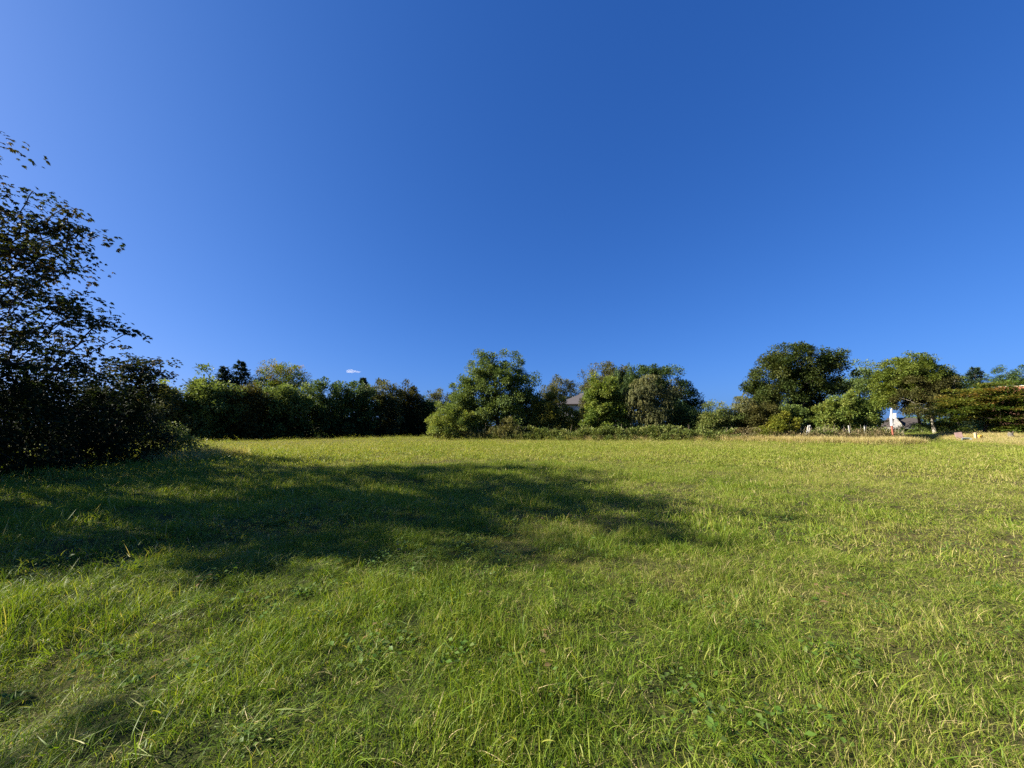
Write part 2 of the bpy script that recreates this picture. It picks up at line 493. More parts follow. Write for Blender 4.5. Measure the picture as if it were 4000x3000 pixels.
def foliage(rng, C, O, B, per, cr, flat, ll, lw, mode, ground):
    """leaves round every clump centre"""
    M = len(C); n = M * per
    csz = np.repeat(rng.uniform(.65, 1.35, M) * cr, per)
    c = np.repeat(C, per, 0); o = np.repeat(O, per, 0)
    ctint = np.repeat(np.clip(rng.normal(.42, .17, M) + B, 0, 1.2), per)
    u = unit(rng.normal(size=(n, 3))) * (rng.random(n) ** .45)[:, None]
    rnd = rng.normal(size=(n, 3)); up = np.array([[0, 0, 1.]])
    if mode == 'weep':                       # strands hanging from the clump
        st = np.repeat(rng.integers(0, 7, M), per)
        k = rng.integers(0, 8, n)
        a = k * 2.4 + np.repeat(rng.uniform(0, 6.28, M), per)
        t = rng.random(n)
        off = np.stack([np.cos(a) * csz * (.35 + .45 * t), np.sin(a) * csz * (.35 + .45 * t), .35 * csz - t * t * csz * 2.3 * (.6 + .5 * np.sin(k * 1.7))], 1)
        p = c + off + rnd * .05 * csz[:, None]
        d = np.stack([np.cos(a) * .35, np.sin(a) * .35, -np.ones(n)], 1) + rnd * .3
        nrm = o * .8 + rnd * .5 + up * .2
    elif mode == 'spike':                    # upright sprays
        k = rng.integers(0, 6, n); a = k * 1.3 + np.repeat(rng.uniform(0, 6.28, M), per); t = rng.random(n)
        rr = csz * .5 * (1 - t)
        p = c + np.stack([np.cos(a) * rr, np.sin(a) * rr, t * csz * 1.9 - .5 * csz], 1) + o * (t * csz * .5)[:, None] + rnd * .05 * csz[:, None]
        d = np.stack([np.cos(a) * .5, np.sin(a) * .5, np.ones(n)], 1) + rnd * .3 + o * .3
        nrm = o + rnd * .4
    elif mode == 'tier':                     # flat horizontal sprays
        p = c + u * csz[:, None] * np.array([[1.35, 1.35, flat]])
        d = o * np.array([[1, 1, .1]]) + rnd * np.array([[.7, .7, .25]])
        nrm = up * .65 + o * .55 + rnd * .4
    else:
        p = c + u * csz[:, None] * np.array([[1, 1, flat]]) + o * (csz * .15)[:, None]
        d = u * .7 + o * .4 + rnd * .45 + np.array([[0, 0, -.15]])
        nrm = o * .45 + u * .35 + up * .45 + rnd * .5
    ok = p[:, 2] > ground + .04
    p, d, nrm, ctint = p[ok], d[ok], nrm[ok], ctint[ok]; n = len(p)
    l = rng.uniform(.7, 1.3, n) * ll; w = rng.uniform(.7, 1.25, n) * lw
    V, T = leaf_quads(p, d, nrm, l, w)
    ti = np.repeat(np.clip(ctint + rng.normal(0, .16, n), 0, 1), 4)
    return V, T, ti

TREES = 0
def px_lobes(lobes, Y, depth):
    out = []
    for l in lobes:
        px, py, rx, ry = l[:4]; bias = l[4] if len(l) > 4 else 0; dy = l[5] if len(l) > 5 else 0
        c = P(px, py, Y + dy); s = (Y + dy) / F
        out.append((*c, rx * s, max(rx, ry) * s * depth, ry * s, bias))
    return out

def tree(name, label, Y, base_px, lobes, leaf, clumps=110, per=130, cr=.75, flat=.75, ll=.24, lw=.15, mode='leaf', depth=.9,
         trunk=.22, bark=None, world=False, base=None, top=None, branches=90, cat='tree', group=None, shell=.55, crown='crown', stem='trunk', rtip=.018):
    """one tree or shrub: an Empty at its foot with a trunk (and limbs) and a crown"""
    global TREES
    TREES += 1
    rng = np.random.default_rng(100 + TREES)
    L = lobes if world else px_lobes(lobes, Y, depth)
    if not world: cr, ll, lw, per = cr * 1.05, ll * .98, lw * 1.02, int(per * (1.25 if Y < 56 else 1.0))
    if base is None:
        bx = (base_px - CX) / F * Y; base = (bx, Y)
    g0 = gz(*base)
    C, O, B = sample_clumps(rng, L, clumps, shell)
    low = ground_z(C[:, 0], C[:, 1]) + .12
    C = C + O * (rng.exponential(.22, len(C)) - .15)[:, None] * cr * 1.6
    C[:, 2] = np.maximum(C[:, 2], low + rng.random(len(C)) * .3)
    root = empty(name, (base[0], base[1], g0), label, cat, group)
    off = np.array([base[0], base[1], g0])
    if top is None:
        W_ = np.array([l[3] * l[4] * l[5] for l in L]); cc = (np.array([l[:3] for l in L]) * W_[:, None]).sum(0) / W_.sum()
        zt = max(l[2] + l[5] for l in L)
        top = (cc[0], cc[1], g0 + (zt - g0) * .72)
    sel = rng.permutation(len(C))[:branches]
    A, Bn, ra, rb = skeleton(rng, off - np.array([0, 0, .1]), top, C[sel], rtip, trunk)
    link(stem, tubes_mesh(stem, A - off, Bn - off, ra, rb), bark or BARK, root)
    V, T, ti = foliage(rng, C, O, B, per, cr, flat, ll, lw, mode, low.min() - .1)
    link(crown, np_mesh(crown, V - off, T, ti), LEAF[leaf], root)
    return root

def shrub(label, Y, base_px, lobes, leaf, **k):
    k.setdefault('trunk', .05); k.setdefault('cat', 'shrub'); k.setdefault('branches', 30); k.setdefault('clumps', 45)
    k.setdefault('cr', .5); k.setdefault('per', 110); k.setdefault('ll', .17); k.setdefault('lw', .11)
    k.setdefault('crown', 'foliage'); k.setdefault('stem', 'stems'); k.setdefault('shell', .4); k.setdefault('rtip', .008)
    return tree(k.pop('name', 'shrub'), label, Y, base_px, lobes, leaf, **k)

def conifer(name, label, Y, px, py_top, half_px, leaf='conifer', droop=.25, taper=1.0, levels=34, group=None, ragged=.25, blunt=.12):
    """pointed tree: trunk with whorls of drooping sprays"""
    global TREES
    TREES += 1
    rng = np.random.default_rng(500 + TREES)
    x, y = (px - CX) / F * Y, Y; g0 = gz(x, y)
    ztop = P(px, py_top, Y)[2] - g0; R = half_px * Y / F
    root = empty(name, (x, y, g0), label, 'tree', group)
    Pp, D, Nn, A, B = [], [], [], [], []
    for i in range(levels):
        t = (i + rng.uniform(-.3, .3)) / levels
        z = ztop * (.12 + .88 * t); rad = R * ((1 - t) ** taper * (1 - blunt) + blunt * (1 if t < .93 else .4))
        nb = int(8 + 6 * (1 - t))
        for j in range(nb):
            a = rng.uniform(0, 6.283); rr = rad * rng.uniform(1 - ragged, 1 + ragged)
            dirv = np.array([math.cos(a), math.sin(a), 0])
            m = int(22 + 26 * (1 - t))
            s = rng.random(m) ** .7
            q = dirv[None] * (s * rr)[:, None] + rng.normal(0, .09, (m, 3)) * (.4 + rr * .35)
            q[:, 2] += z - droop * rr * s + .22 * droop * rr * s ** 2 * 2 - rng.random(m) * .15 * rr
            A.append([0, 0, z]); B.append(dirv * rr * .9 + np.array([0, 0, z - droop * rr * .8]))
            Pp.append(q); D.append(dirv[None] * .9 + rng.normal(0, .45, (m, 3)) + np.array([[0, 0, .05]]))
            Nn.append(np.array([[0, 0, 1.]]) + rng.normal(0, .5, (m, 3)) + dirv * .3)
    Pp, D, Nn = np.concatenate(Pp), np.concatenate(D), np.concatenate(Nn)
    n = len(Pp)
    A, B = np.array(A), np.array(B)
    A = np.concatenate([[[0, 0, -.1]], A]); B = np.concatenate([[[0, 0, ztop * .97]], B])
    ra = np.full(len(A), .03); rb = np.full(len(A), .008); ra[0], rb[0] = .22, .03
    link('trunk', tubes_mesh('trunk', A, B, ra, rb, 5), BARK, root)
    V, T = leaf_quads(Pp, D, Nn, rng.uniform(.3, .7, n), rng.uniform(.12, .2, n))
    link('crown', np_mesh('crown', V, T, np.repeat(np.clip(rng.normal(.45, .25, n), 0, 1), 4)), LEAF[leaf], root)
    return root

# ---- the row at back left, standing below the brow of the field
def row_y(px): return 81.7 / (.974 - (px - CX) / F)
G_ROW = 'dark trees in the row at the back of the field'
def rowtree(label, px, lobes, leaf, dy=0, **k):  # negative bias darkens lower lobes, painting in shade below the lit tops
    k.setdefault('ll', .32); k.setdefault('lw', .21); k.setdefault('clumps', 135); k.setdefault('per', 110); k.setdefault('depth', .7); k.setdefault('cr', .8)
    return tree('broadleaf_tree', label, row_y(px) + dy, px, lobes, leaf, group=G_ROW, **k)
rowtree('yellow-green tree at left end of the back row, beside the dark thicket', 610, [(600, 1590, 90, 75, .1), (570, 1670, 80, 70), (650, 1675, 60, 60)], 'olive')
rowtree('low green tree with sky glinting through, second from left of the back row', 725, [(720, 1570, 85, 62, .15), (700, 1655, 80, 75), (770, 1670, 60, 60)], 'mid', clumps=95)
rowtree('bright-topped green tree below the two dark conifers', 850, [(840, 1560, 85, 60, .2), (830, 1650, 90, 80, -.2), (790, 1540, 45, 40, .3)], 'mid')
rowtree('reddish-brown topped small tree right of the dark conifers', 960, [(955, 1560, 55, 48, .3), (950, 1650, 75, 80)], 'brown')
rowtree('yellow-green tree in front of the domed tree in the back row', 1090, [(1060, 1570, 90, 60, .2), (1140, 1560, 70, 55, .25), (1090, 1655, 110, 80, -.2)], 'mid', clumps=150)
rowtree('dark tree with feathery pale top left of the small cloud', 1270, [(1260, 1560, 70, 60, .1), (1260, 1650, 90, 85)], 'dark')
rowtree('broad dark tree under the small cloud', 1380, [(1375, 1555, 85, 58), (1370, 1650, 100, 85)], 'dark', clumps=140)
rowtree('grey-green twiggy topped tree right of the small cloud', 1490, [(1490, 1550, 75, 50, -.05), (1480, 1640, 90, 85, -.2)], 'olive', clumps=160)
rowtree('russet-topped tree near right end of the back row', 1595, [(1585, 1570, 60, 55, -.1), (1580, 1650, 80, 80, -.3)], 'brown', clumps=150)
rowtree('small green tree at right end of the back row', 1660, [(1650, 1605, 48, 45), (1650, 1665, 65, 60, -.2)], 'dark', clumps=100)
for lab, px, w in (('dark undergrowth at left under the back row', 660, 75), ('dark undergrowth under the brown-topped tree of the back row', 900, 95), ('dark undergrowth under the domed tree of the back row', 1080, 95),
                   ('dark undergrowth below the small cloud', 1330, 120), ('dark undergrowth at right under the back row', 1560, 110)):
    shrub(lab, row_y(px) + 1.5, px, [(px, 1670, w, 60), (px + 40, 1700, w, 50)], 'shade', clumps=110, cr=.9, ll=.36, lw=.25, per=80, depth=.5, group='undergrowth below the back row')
tree('domed_tree', 'domed tree with orange-green top rising behind the back row', 74, 1100,
     [(1098, 1475, 88, 55, -.05), (1035, 1505, 55, 40, -.05), (1160, 1505, 68, 50, -.2), (1100, 1550, 120, 60, -.3)], 'autumn', clumps=190, per=120, cr=.85, ll=.28, lw=.18, shell=.5)
conifer('conifer_tree', 'smaller dark ragged conifer rising behind the back row', 70, 866, 1432, 62, droop=-.35, taper=.85, ragged=.5, group='pair of dark conifers behind the back row')
conifer('conifer_tree', 'taller dark conifer of the pair behind the back row', 72, 930, 1408, 66, droop=-.3, taper=.85, ragged=.45, group='pair of dark conifers behind the back row')
conifer('conifer_tree', 'little dark conifer tip poking out below the cloud', 76, 1415, 1474, 30, droop=0, taper=.7, ragged=.35)
tree('broadleaf_tree', 'grey-green distant tree filling the gap left of the big central tree', 78, 1720, [(1725, 1570, 52, 45), (1700, 1610, 40, 60), (1790, 1580, 60, 50)], 'olive', clumps=80, cr=.9, ll=.28, lw=.18)

# ---- central group
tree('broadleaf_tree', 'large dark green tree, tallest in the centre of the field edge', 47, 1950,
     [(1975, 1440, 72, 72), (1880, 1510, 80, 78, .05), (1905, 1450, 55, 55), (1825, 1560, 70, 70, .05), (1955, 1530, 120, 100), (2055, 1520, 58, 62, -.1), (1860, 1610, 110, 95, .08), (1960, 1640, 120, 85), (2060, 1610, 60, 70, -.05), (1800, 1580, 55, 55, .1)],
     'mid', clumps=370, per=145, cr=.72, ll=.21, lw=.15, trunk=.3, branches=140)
shrub('pale green rounded bush at left foot of the large central tree', 44.5, 1760, [(1760, 1655, 72, 58, .2), (1720, 1680, 40, 38, .3), (1820, 1670, 50, 50, .1)], 'bright', clumps=110, cr=.5)
shrub('small bush with yellowing leaves in front of the central trunk', 43.5, 1985, [(1975, 1675, 35, 32, .25), (2010, 1685, 30, 26, -.1)], 'olive', clumps=40)
tree('olive_shrub_tree', 'yellow-olive shrubby tree left of the grey-roofed house', 46, 2150,
     [(2150, 1580, 55, 40, .15), (2120, 1620, 60, 60), (2212, 1634, 62, 40, .05), (2150, 1665, 90, 45, .1), (2270, 1650, 40, 50, -.1)], 'yellow', clumps=170, per=130, cr=.55, ll=.2, lw=.13, trunk=.12)
tree('broadleaf_tree', 'distant olive-brown tree above the grey roof', 90, 2185, [(2185, 1515, 62, 35), (2150, 1535, 40, 35, .1), (2230, 1535, 45, 38, -.2), (2180, 1590, 70, 60)], 'olive', clumps=100, cr=1.0, ll=.32, lw=.2)
tree('broadleaf_tree', 'tall rounded olive-green tree right of the grey-roofed house', 50, 2330,
     [(2345, 1490, 80, 55, .05), (2312, 1560, 40, 80), (2390, 1550, 70, 95), (2400, 1480, 60, 40)], 'olive', clumps=170, cr=.7, ll=.2, lw=.12)
tree('yew_tree', 'dark spiky-topped yew in the middle of the central group', 48, 2440, [(2445, 1525, 66, 55), (2450, 1580, 70, 75)], 'dark', clumps=120, per=120, cr=.75, ll=.28, lw=.07, mode='spike')
tree('sycamore_tree', 'bright green young sycamore in front of the yew', 43.5, 2360,
     [(2370, 1510, 52, 40, .15), (2335, 1560, 45, 55, .1), (2350, 1640, 62, 60), (2400, 1600, 45, 70, -.2), (2310, 1680, 35, 30, .2), (2405, 1550, 30, 25, .3)], 'bright', clumps=170, per=120, cr=.5, ll=.22, lw=.17, trunk=.1)
tree('broadleaf_tree', 'dark bushy tree at right side of the central group', 49, 2600,
     [(2530, 1480, 70, 42), (2600, 1490, 65, 45), (2640, 1525, 70, 52), (2660, 1590, 72, 70, -.1), (2590, 1600, 90, 80, -.1), (2700, 1640, 55, 55, -.15)], 'dark', clumps=240, cr=.7, ll=.2, lw=.14)
tree('weeping_tree', 'weeping olive tree with hanging leafy strands', 42.5, 2525,
     [(2530, 1510, 60, 42, .0), (2490, 1570, 52, 58, .05), (2550, 1600, 55, 60, .05), (2540, 1670, 40, 30, .1), (2620, 1530, 40, 40, .0)], 'olive', clumps=150, per=170, cr=.62, ll=.16, lw=.06, mode='weep', trunk=.12)
shrub('dark spreading bush right of the weeping tree', 43.5, 2690, [(2670, 1640, 70, 55, -.1), (2730, 1660, 45, 40)], 'dark', clumps=90, cr=.6)
shrub('light green twiggy scrub between the two tree groups', 40, 2810, [(2800, 1620, 60, 42, .15), (2780, 1660, 60, 45, .05), (2860, 1650, 55, 50)], 'bramble', clumps=110, cr=.45, ll=.15, lw=.08)
shrub('arching willowy shrub at left foot of the big right-hand tree', 40, 2905, [(2905, 1590, 48, 42, .1), (2935, 1640, 60, 50)], 'olive', clumps=80, cr=.5, ll=.17, lw=.05, mode='weep')

# ---- right-hand group
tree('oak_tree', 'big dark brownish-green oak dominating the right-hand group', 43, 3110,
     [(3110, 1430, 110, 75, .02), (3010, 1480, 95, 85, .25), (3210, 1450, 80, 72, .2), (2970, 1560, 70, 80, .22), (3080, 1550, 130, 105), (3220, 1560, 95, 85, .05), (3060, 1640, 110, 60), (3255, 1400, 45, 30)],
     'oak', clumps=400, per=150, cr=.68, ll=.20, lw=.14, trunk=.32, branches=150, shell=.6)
tree('broadleaf_tree', 'dark tree behind, between the oak and the lime', 57, 3370, [(3370, 1475, 62, 50, .05), (3330, 1540, 70, 80, -.15), (3395, 1540, 45, 75, -.1), (3340, 1630, 70, 60, -.2)], 'mid', clumps=170, cr=.75, ll=.22, lw=.15)
shrub('brown-green shrub at left foot of the oak', 39, 2990, [(2985, 1635, 75, 52, .05), (2940, 1665, 60, 40)], 'brown', clumps=90)
shrub('dark green sycamore sapling beneath the oak', 39.5, 3090, [(3085, 1630, 62, 35, .1), (3050, 1650, 40, 30)], 'mid', clumps=60, ll=.2, lw=.15)
shrub('golden-yellow low shrub beneath the oak', 37, 3055, [(3060, 1655, 50, 25, .2), (2990, 1685, 40, 22, 0), (3020, 1680, 40, 25)], 'gold', clumps=55, cr=.38)
tree('sycamore_tree', 'sunlit bright green sapling between the oak and the white-gabled house', 38, 3290,
     [(3310, 1580, 48, 40, .15), (3260, 1625, 62, 50, .2), (3340, 1630, 60, 52, .05), (3280, 1665, 90, 32, 0), (3372, 1640, 28, 40), (3200, 1630, 20, 45, .3)], 'bright', clumps=170, per=110, cr=.42, ll=.18, lw=.14, trunk=.06)
tree('lime_tree', 'tall light green lime tree above the white-gabled house', 52.5, 3590,
     [(3545, 1440, 85, 50, .2), (3480, 1500, 62, 60, .2), (3600, 1470, 90, 60, .1), (3660, 1510, 55, 50, 0), (3450, 1545, 38, 42, .1), (3550, 1510, 90, 65), (3435, 1590, 25, 35, .1)], 'lime', clumps=270, per=130, cr=.7, ll=.22, lw=.16, trunk=.17, branches=110)
tree('purple_leaved_tree', 'dusky brown-leaved tree with pale trunk in front of the lime', 50, 3640,
     [(3600, 1510, 70, 55), (3660, 1530, 65, 65), (3570, 1570, 75, 45, -.05), (3640, 1580, 85, 40)], 'brown', clumps=200, per=140, cr=.55, ll=.18, lw=.11, trunk=.21, bark=BARK_PALE, top=tuple(P(3632, 1560, 50)))
tree('broadleaf_tree', 'distant green shrubby trees between lime and spruce', 75, 3750, [(3725, 1495, 32, 22), (3770, 1525, 40, 22, -.1), (3700, 1545, 60, 45)], 'mid', clumps=90, cr=.9, ll=.28, lw=.18)
conifer('spruce_tree', 'narrow dark spruce standing alone at far right', 85, 3823, 1434, 46, droop=.15, taper=.55, ragged=.15, levels=44, blunt=.22)
tree('broadleaf_tree', 'dark round tree at the right edge behind the maple', 92, 3990, [(3970, 1475, 70, 32), (4060, 1470, 80, 50), (3930, 1500, 60, 40)], 'dark', clumps=120, cr=.9, ll=.28, lw=.18)
tree('maple_tree', 'spreading maple with tiered green and orange foliage at far right', 42.5, 3830,
     [(3780, 1560, 90, 40, .06), (3860, 1530, 90, 35, -.12), (3740, 1600, 75, 45, -.18), (3850, 1590, 110, 50, -.25), (3970, 1560, 90, 45, -.15), (4050, 1580, 80, 60, -.15), (3720, 1650, 35, 25, -.2), (3880, 1630, 60, 25, -.1)],
     'autumn', clumps=350, per=95, cr=.6, flat=.38, ll=.2, lw=.15, mode='tier', trunk=.2)
shrub('orange-brown spreading bush at the right edge below the maple', 41, 3960, [(3965, 1620, 65, 50, .0), (4030, 1640, 70, 60, .0), (3950, 1670, 60, 30, -.2)], 'autumn', clumps=120, mode='tier', flat=.3, cr=.5)
shrub('low dark bush in shade behind the leaning board', 52, 3700, [(3690, 1680, 60, 30), (3600, 1680, 80, 35), (3850, 1680, 90, 35)], 'mid', clumps=110, cr=.5)

# ---- near trees and thicket at the left edge
def palmate(rng, C, O, B, per, cr, ll):
    """horse-chestnut leaves: five drooping leaflets spread from one point"""
    M = len(C); n = M * per
    csz = np.repeat(rng.uniform(.6, 1.35, M) * cr, per)
    u = unit(rng.normal(size=(n, 3))) * (rng.random(n) ** .5)[:, None]
    oh = unit(np.repeat(O, per, 0) * np.array([[1, 1, .35]])); sp = rng.uniform(-.7, 1.25, n)
    p = np.repeat(C, per, 0) + oh * (sp * csz * 1.15)[:, None] + u * csz[:, None] * np.array([[.62, .62, .45]])
    p[:, 2] -= .3 * csz * np.maximum(sp, 0) ** 2
    ax = u * np.array([[1, 1, .3]]) + np.repeat(O, per, 0) * .5 + rng.normal(size=(n, 3)) * .3
    ax[:, 2] = ax[:, 2] * .3 - .25
    ax = unit(ax); up = unit(np.array([[0, 0, 1.]]) + rng.normal(size=(n, 3)) * .35)
    sd = unit(np.cross(up, ax)); tint = np.clip(np.repeat(rng.normal(.40, .2, M) + B, per) + rng.normal(0, .15, n), 0, 1)
    size = rng.uniform(.7, 1.25, n) * ll
    Vs, Ts, As, base = [], [], [], 0
    for k, f in enumerate((-1.25, -.62, 0, .62, 1.25)):
        d = ax * math.cos(f) + sd * math.sin(f); d[:, 2] -= .35 + .25 * rng.random(n)
        V, T = leaf_quads(p, d, up + rng.normal(size=(n, 3)) * .25, size * (1 - .22 * abs(f)), size * .36, .22)
        Vs.append(V); Ts.append(T + base); base += len(V); As.append(np.repeat(tint, 4))
    return np.concatenate(Vs), np.concatenate(Ts), np.concatenate(As)

def chestnut(label, base, top, lobes, clumps, per, cr, ll, trunk, seed, branches=None, leaf='chestnut'):
    rng = np.random.default_rng(seed)
    g0 = gz(*base); off = np.array([*base, g0])
    C, O, B = sample_clumps(rng, lobes, clumps, .5)
    C[:, 2] = np.maximum(C[:, 2], g0 + .4)
    root = empty('horse_chestnut_tree', tuple(off), label, 'tree')
    A, Bn, ra, rb = skeleton(rng, off - np.array([0, 0, .1]), top, C if branches is None else C[:branches], .015, trunk)
    link('trunk', tubes_mesh('trunk', A - off, Bn - off, ra, rb, 7), BARK, root)
    V, T, ti = palmate(rng, C, O, B, per, cr, ll)
    link('crown', np_mesh('crown', V - off, T, ti), LEAF[leaf], root)
    return root

LW = px_lobes([(40, 900, 130, 150, .1), (-80, 800, 130, 150, .1), (250, 890, 85, 55, .15), (350, 852, 60, 22, .1), (190, 1060, 125, 110, .2), (340, 1270, 135, 80), (120, 1270, 220, 160), (180, 1440, 170, 90)], 13, .9)
LW += [(-18.0, 8.6, 7.2, 3.6, 4.6, 3.9, .1), (-18.6, 7.0, 5.0, 4.4, 4.2, 3.0), (-17.6, 11.5, 8.3, 2.8, 3.0, 3.0, .15), (-18.0, 12.5, 5.5, 3.2, 3.0, 2.6)]
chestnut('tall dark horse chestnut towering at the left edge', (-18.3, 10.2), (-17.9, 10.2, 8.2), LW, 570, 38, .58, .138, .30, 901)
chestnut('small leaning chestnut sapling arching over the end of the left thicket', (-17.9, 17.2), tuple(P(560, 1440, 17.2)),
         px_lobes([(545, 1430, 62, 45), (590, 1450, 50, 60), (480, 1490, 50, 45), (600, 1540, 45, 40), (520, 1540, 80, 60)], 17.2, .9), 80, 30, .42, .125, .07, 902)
chestnut('chestnut left of the camera, out of frame, shading the nearest left corner of grass', (-18.5, -2.0), (-18.4, -2.0, 6.0),
         [(-18.6, -2.1, 7.0, 3.4, 3.5, 3.2), (-18.4, -1.8, 4.6, 3.0, 2.7, 2.6), (-18.4, -4.6, 4.6, 3, 3, 2.6)], 250, 14, .7, .27, .25, 903)
chestnut('chestnut just out of frame at left, shading the broad band of near grass', (-18.8, 5.6), (-18.4, 5.8, 7.5),
         [(-17.6, 5.5, 9.2, 2.6, 2.1, 2.4), (-17.8, 7.9, 8.8, 2.4, 2.2, 2.4), (-18.4, 5.5, 6.8, 3.2, 2.7, 2.6), (-18.0, 4.7, 4.4, 3.0, 2.5, 2.2)], 330, 14, .6, .27, .26, 905)

def thicket(label, lobes, leaf, seed, clumps, per, cr, ll, lw, base, branches=40):
    rng = np.random.default_rng(seed); g0 = gz(*base); off = np.array([*base, g0])
    C, O, B = sample_clumps(rng, lobes, clumps, .45)
    C[:, 2] = np.maximum(C[:, 2], ground_z(C[:, 0], C[:, 1]) + .1 + .3 * rng.random(len(C)))
    root = empty('thicket', tuple(off), label, 'shrub')
    A, Bn, ra, rb = skeleton(rng, off - np.array([0, 0, .1]), off + np.array([0, 0, 1.0]), C[:branches], .006, .05)
    link('stems', tubes_mesh('stems', A - off, Bn - off, ra, rb, 5), BARK, root)
    V, T, ti = foliage(rng, C, O, B, per, cr, .8, ll, lw, 'leaf', g0 - .3)
    link('foliage', np_mesh('foliage', V - off, T, ti), LEAF[leaf], root)
    return root
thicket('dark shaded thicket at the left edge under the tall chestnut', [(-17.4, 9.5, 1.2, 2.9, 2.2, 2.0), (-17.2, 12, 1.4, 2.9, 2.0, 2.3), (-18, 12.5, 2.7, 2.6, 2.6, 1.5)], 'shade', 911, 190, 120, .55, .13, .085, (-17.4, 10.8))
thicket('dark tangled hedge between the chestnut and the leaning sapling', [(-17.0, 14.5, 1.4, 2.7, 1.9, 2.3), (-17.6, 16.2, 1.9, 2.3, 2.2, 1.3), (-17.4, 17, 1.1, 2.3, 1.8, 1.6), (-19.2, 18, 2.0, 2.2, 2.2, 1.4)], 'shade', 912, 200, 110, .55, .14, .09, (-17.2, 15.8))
thicket('tall hedge added behind the left thicket to block low sun, mostly out of frame', [(-21.5, 3, 1.6, 1.8, 3, 2.4), (-21.5, 7, 1.8, 1.8, 3, 2.6), (-21.5, 11, 2, 1.8, 3, 2.8), (-21.7, 15, 2, 1.8, 3, 2.8), (-21.9, 19, 1.8, 1.8, 2.6, 2.4)], 'shade', 914, 300, 90, .7, .2, .14, (-21.5, 11))  # extra hedge added to keep low sun off the thicket leaves
thicket('low bramble mound sloping down at the end of the left thicket', [(-16.6, 18.6, .55, 1.7, 1.5, 1.0), (-15.6, 19.0, .3, 1.1, 1.1, .62), (-17.6, 20.5, .7, 1.6, 1.6, 1.0)], 'bramble', 913, 90, 100, .34, .10, .075, (-16.4, 19.0), 50)

# ------------------------------------------------------------------ low banks of vegetation along the field edge (uncountable: stuff)
def bank(name, label, path, leaf, seed, n, per, cr, ll, lw, depth, h, cat, mode='leaf', B=0.):
    rng = np.random.default_rng(seed)
    pts = np.array([(((px - CX) / F) * Y, Y) for px, Y in path])
    seg = np.r_[0, np.cumsum(np.linalg.norm(np.diff(pts, axis=0), axis=1))]
    s = rng.uniform(0, seg[-1], n)
    x = np.interp(s, seg, pts[:, 0]); y = np.interp(s, seg, pts[:, 1]) + rng.uniform(0, depth, n)
    hh = h * (.45 + 1.1 * fbm(x * .45 + 3, y * .3 + seed, 3)) * smooth(0, .5 * depth, (y - np.interp(s, seg, pts[:, 1])) + .15 * depth)
    z = ground_z(x, y) + hh * rng.random(n) ** .6
    C = np.stack([x, y, z], 1); O = unit(np.stack([rng.normal(0, .4, n), -np.ones(n) * .5 + rng.normal(0, .4, n), np.ones(n)], 1))
    V, T, ti = foliage(rng, C, O, np.full(n, B), per, cr, .7, ll, lw, mode, -9)
    gnd = ground_z(V[:, 0], V[:, 1]); V[:, 2] = np.maximum(V[:, 2], gnd)
    return tag(link(name, np_mesh(name, V, T, ti), LEAF[leaf]), label, cat, kind='stuff')
bank('bramble_bank', 'low bramble bank along the foot of the central trees', [(1835, 43.5), (2050, 42), (2300, 40.5), (2600, 38.5), (2900, 36.5)], 'bramble', 921, 520, 75, .42, .17, .12, 3.2, 1.0, 'brambles', B=.05)
bank('weed_bank', 'brown-green weeds and nettles along the foot of the right-hand trees', [(2890, 36.2), (3200, 34.6), (3480, 34.2), (3560, 35)], 'weed', 922, 300, 60, .36, .15, .07, 2.6, 1.0, 'weeds', B=.3)
bank('weed_bank', 'green nettle patches among the right-hand weeds', [(2980, 36.0), (3200, 35), (3520, 35)], 'bramble', 923, 150, 60, .36, .15, .09, 2.4, .95, 'weeds', B=.1)
bank('hedge_mass', 'dark far hedge seen low between the central trunks', [(1690, 60), (2300, 58), (2900, 55), (3440, 55)], 'dark', 924, 380, 60, 1.0, .40, .28, 3, 3.0, 'hedge')
bank('hedge_mass', 'dark far hedge closing the view behind the right-hand houses', [(3380, 96), (4350, 92)], 'mid', 925, 260, 70, 1.2, .45, .3, 4, 4.2, 'hedge')
bank('nettle_fringe', 'grassy nettle fringe at the foot of the big central tree', [(1690, 44.2), (1900, 42.6), (2050, 41.6)], 'olive', 926, 110, 60, .3, .18, .05, 1.6, .5, 'weeds', mode='spike', B=.3)

def stalks():
    rng = np.random.default_rng(930); n = 420
    px = np.concatenate([rng.uniform(2960, 3520, 330), rng.uniform(1700, 2900, 90)]); Y = np.interp(px, [1700, 2300, 2900, 3200, 3560], [44.5, 41.5, 37.5, 35.8, 35.5]) + rng.uniform(-.3, 2, n)
    x = (px - CX) / F * Y; z = ground_z(x, Y); h = rng.uniform(.9, 1.9, n)
    A = np.stack([x, Y, z], 1); M = A + np.stack([rng.normal(0, .12, n), rng.normal(0, .1, n), h * .6], 1)
    E = M + np.stack([rng.normal(.05, .14, n), rng.normal(0, .1, n), h * .4 * rng.uniform(.4, 1, n)], 1)
    me = tubes_mesh('dead_stalks', np.concatenate([A, M]), np.concatenate([M, E]), np.full(2 * n, .010), np.full(2 * n, .005), 4)
    tag(link('dead_stalks', me, TWIG), 'tangle of bare dead stalks standing in the weed bank', 'stalks', kind='stuff')
stalks()

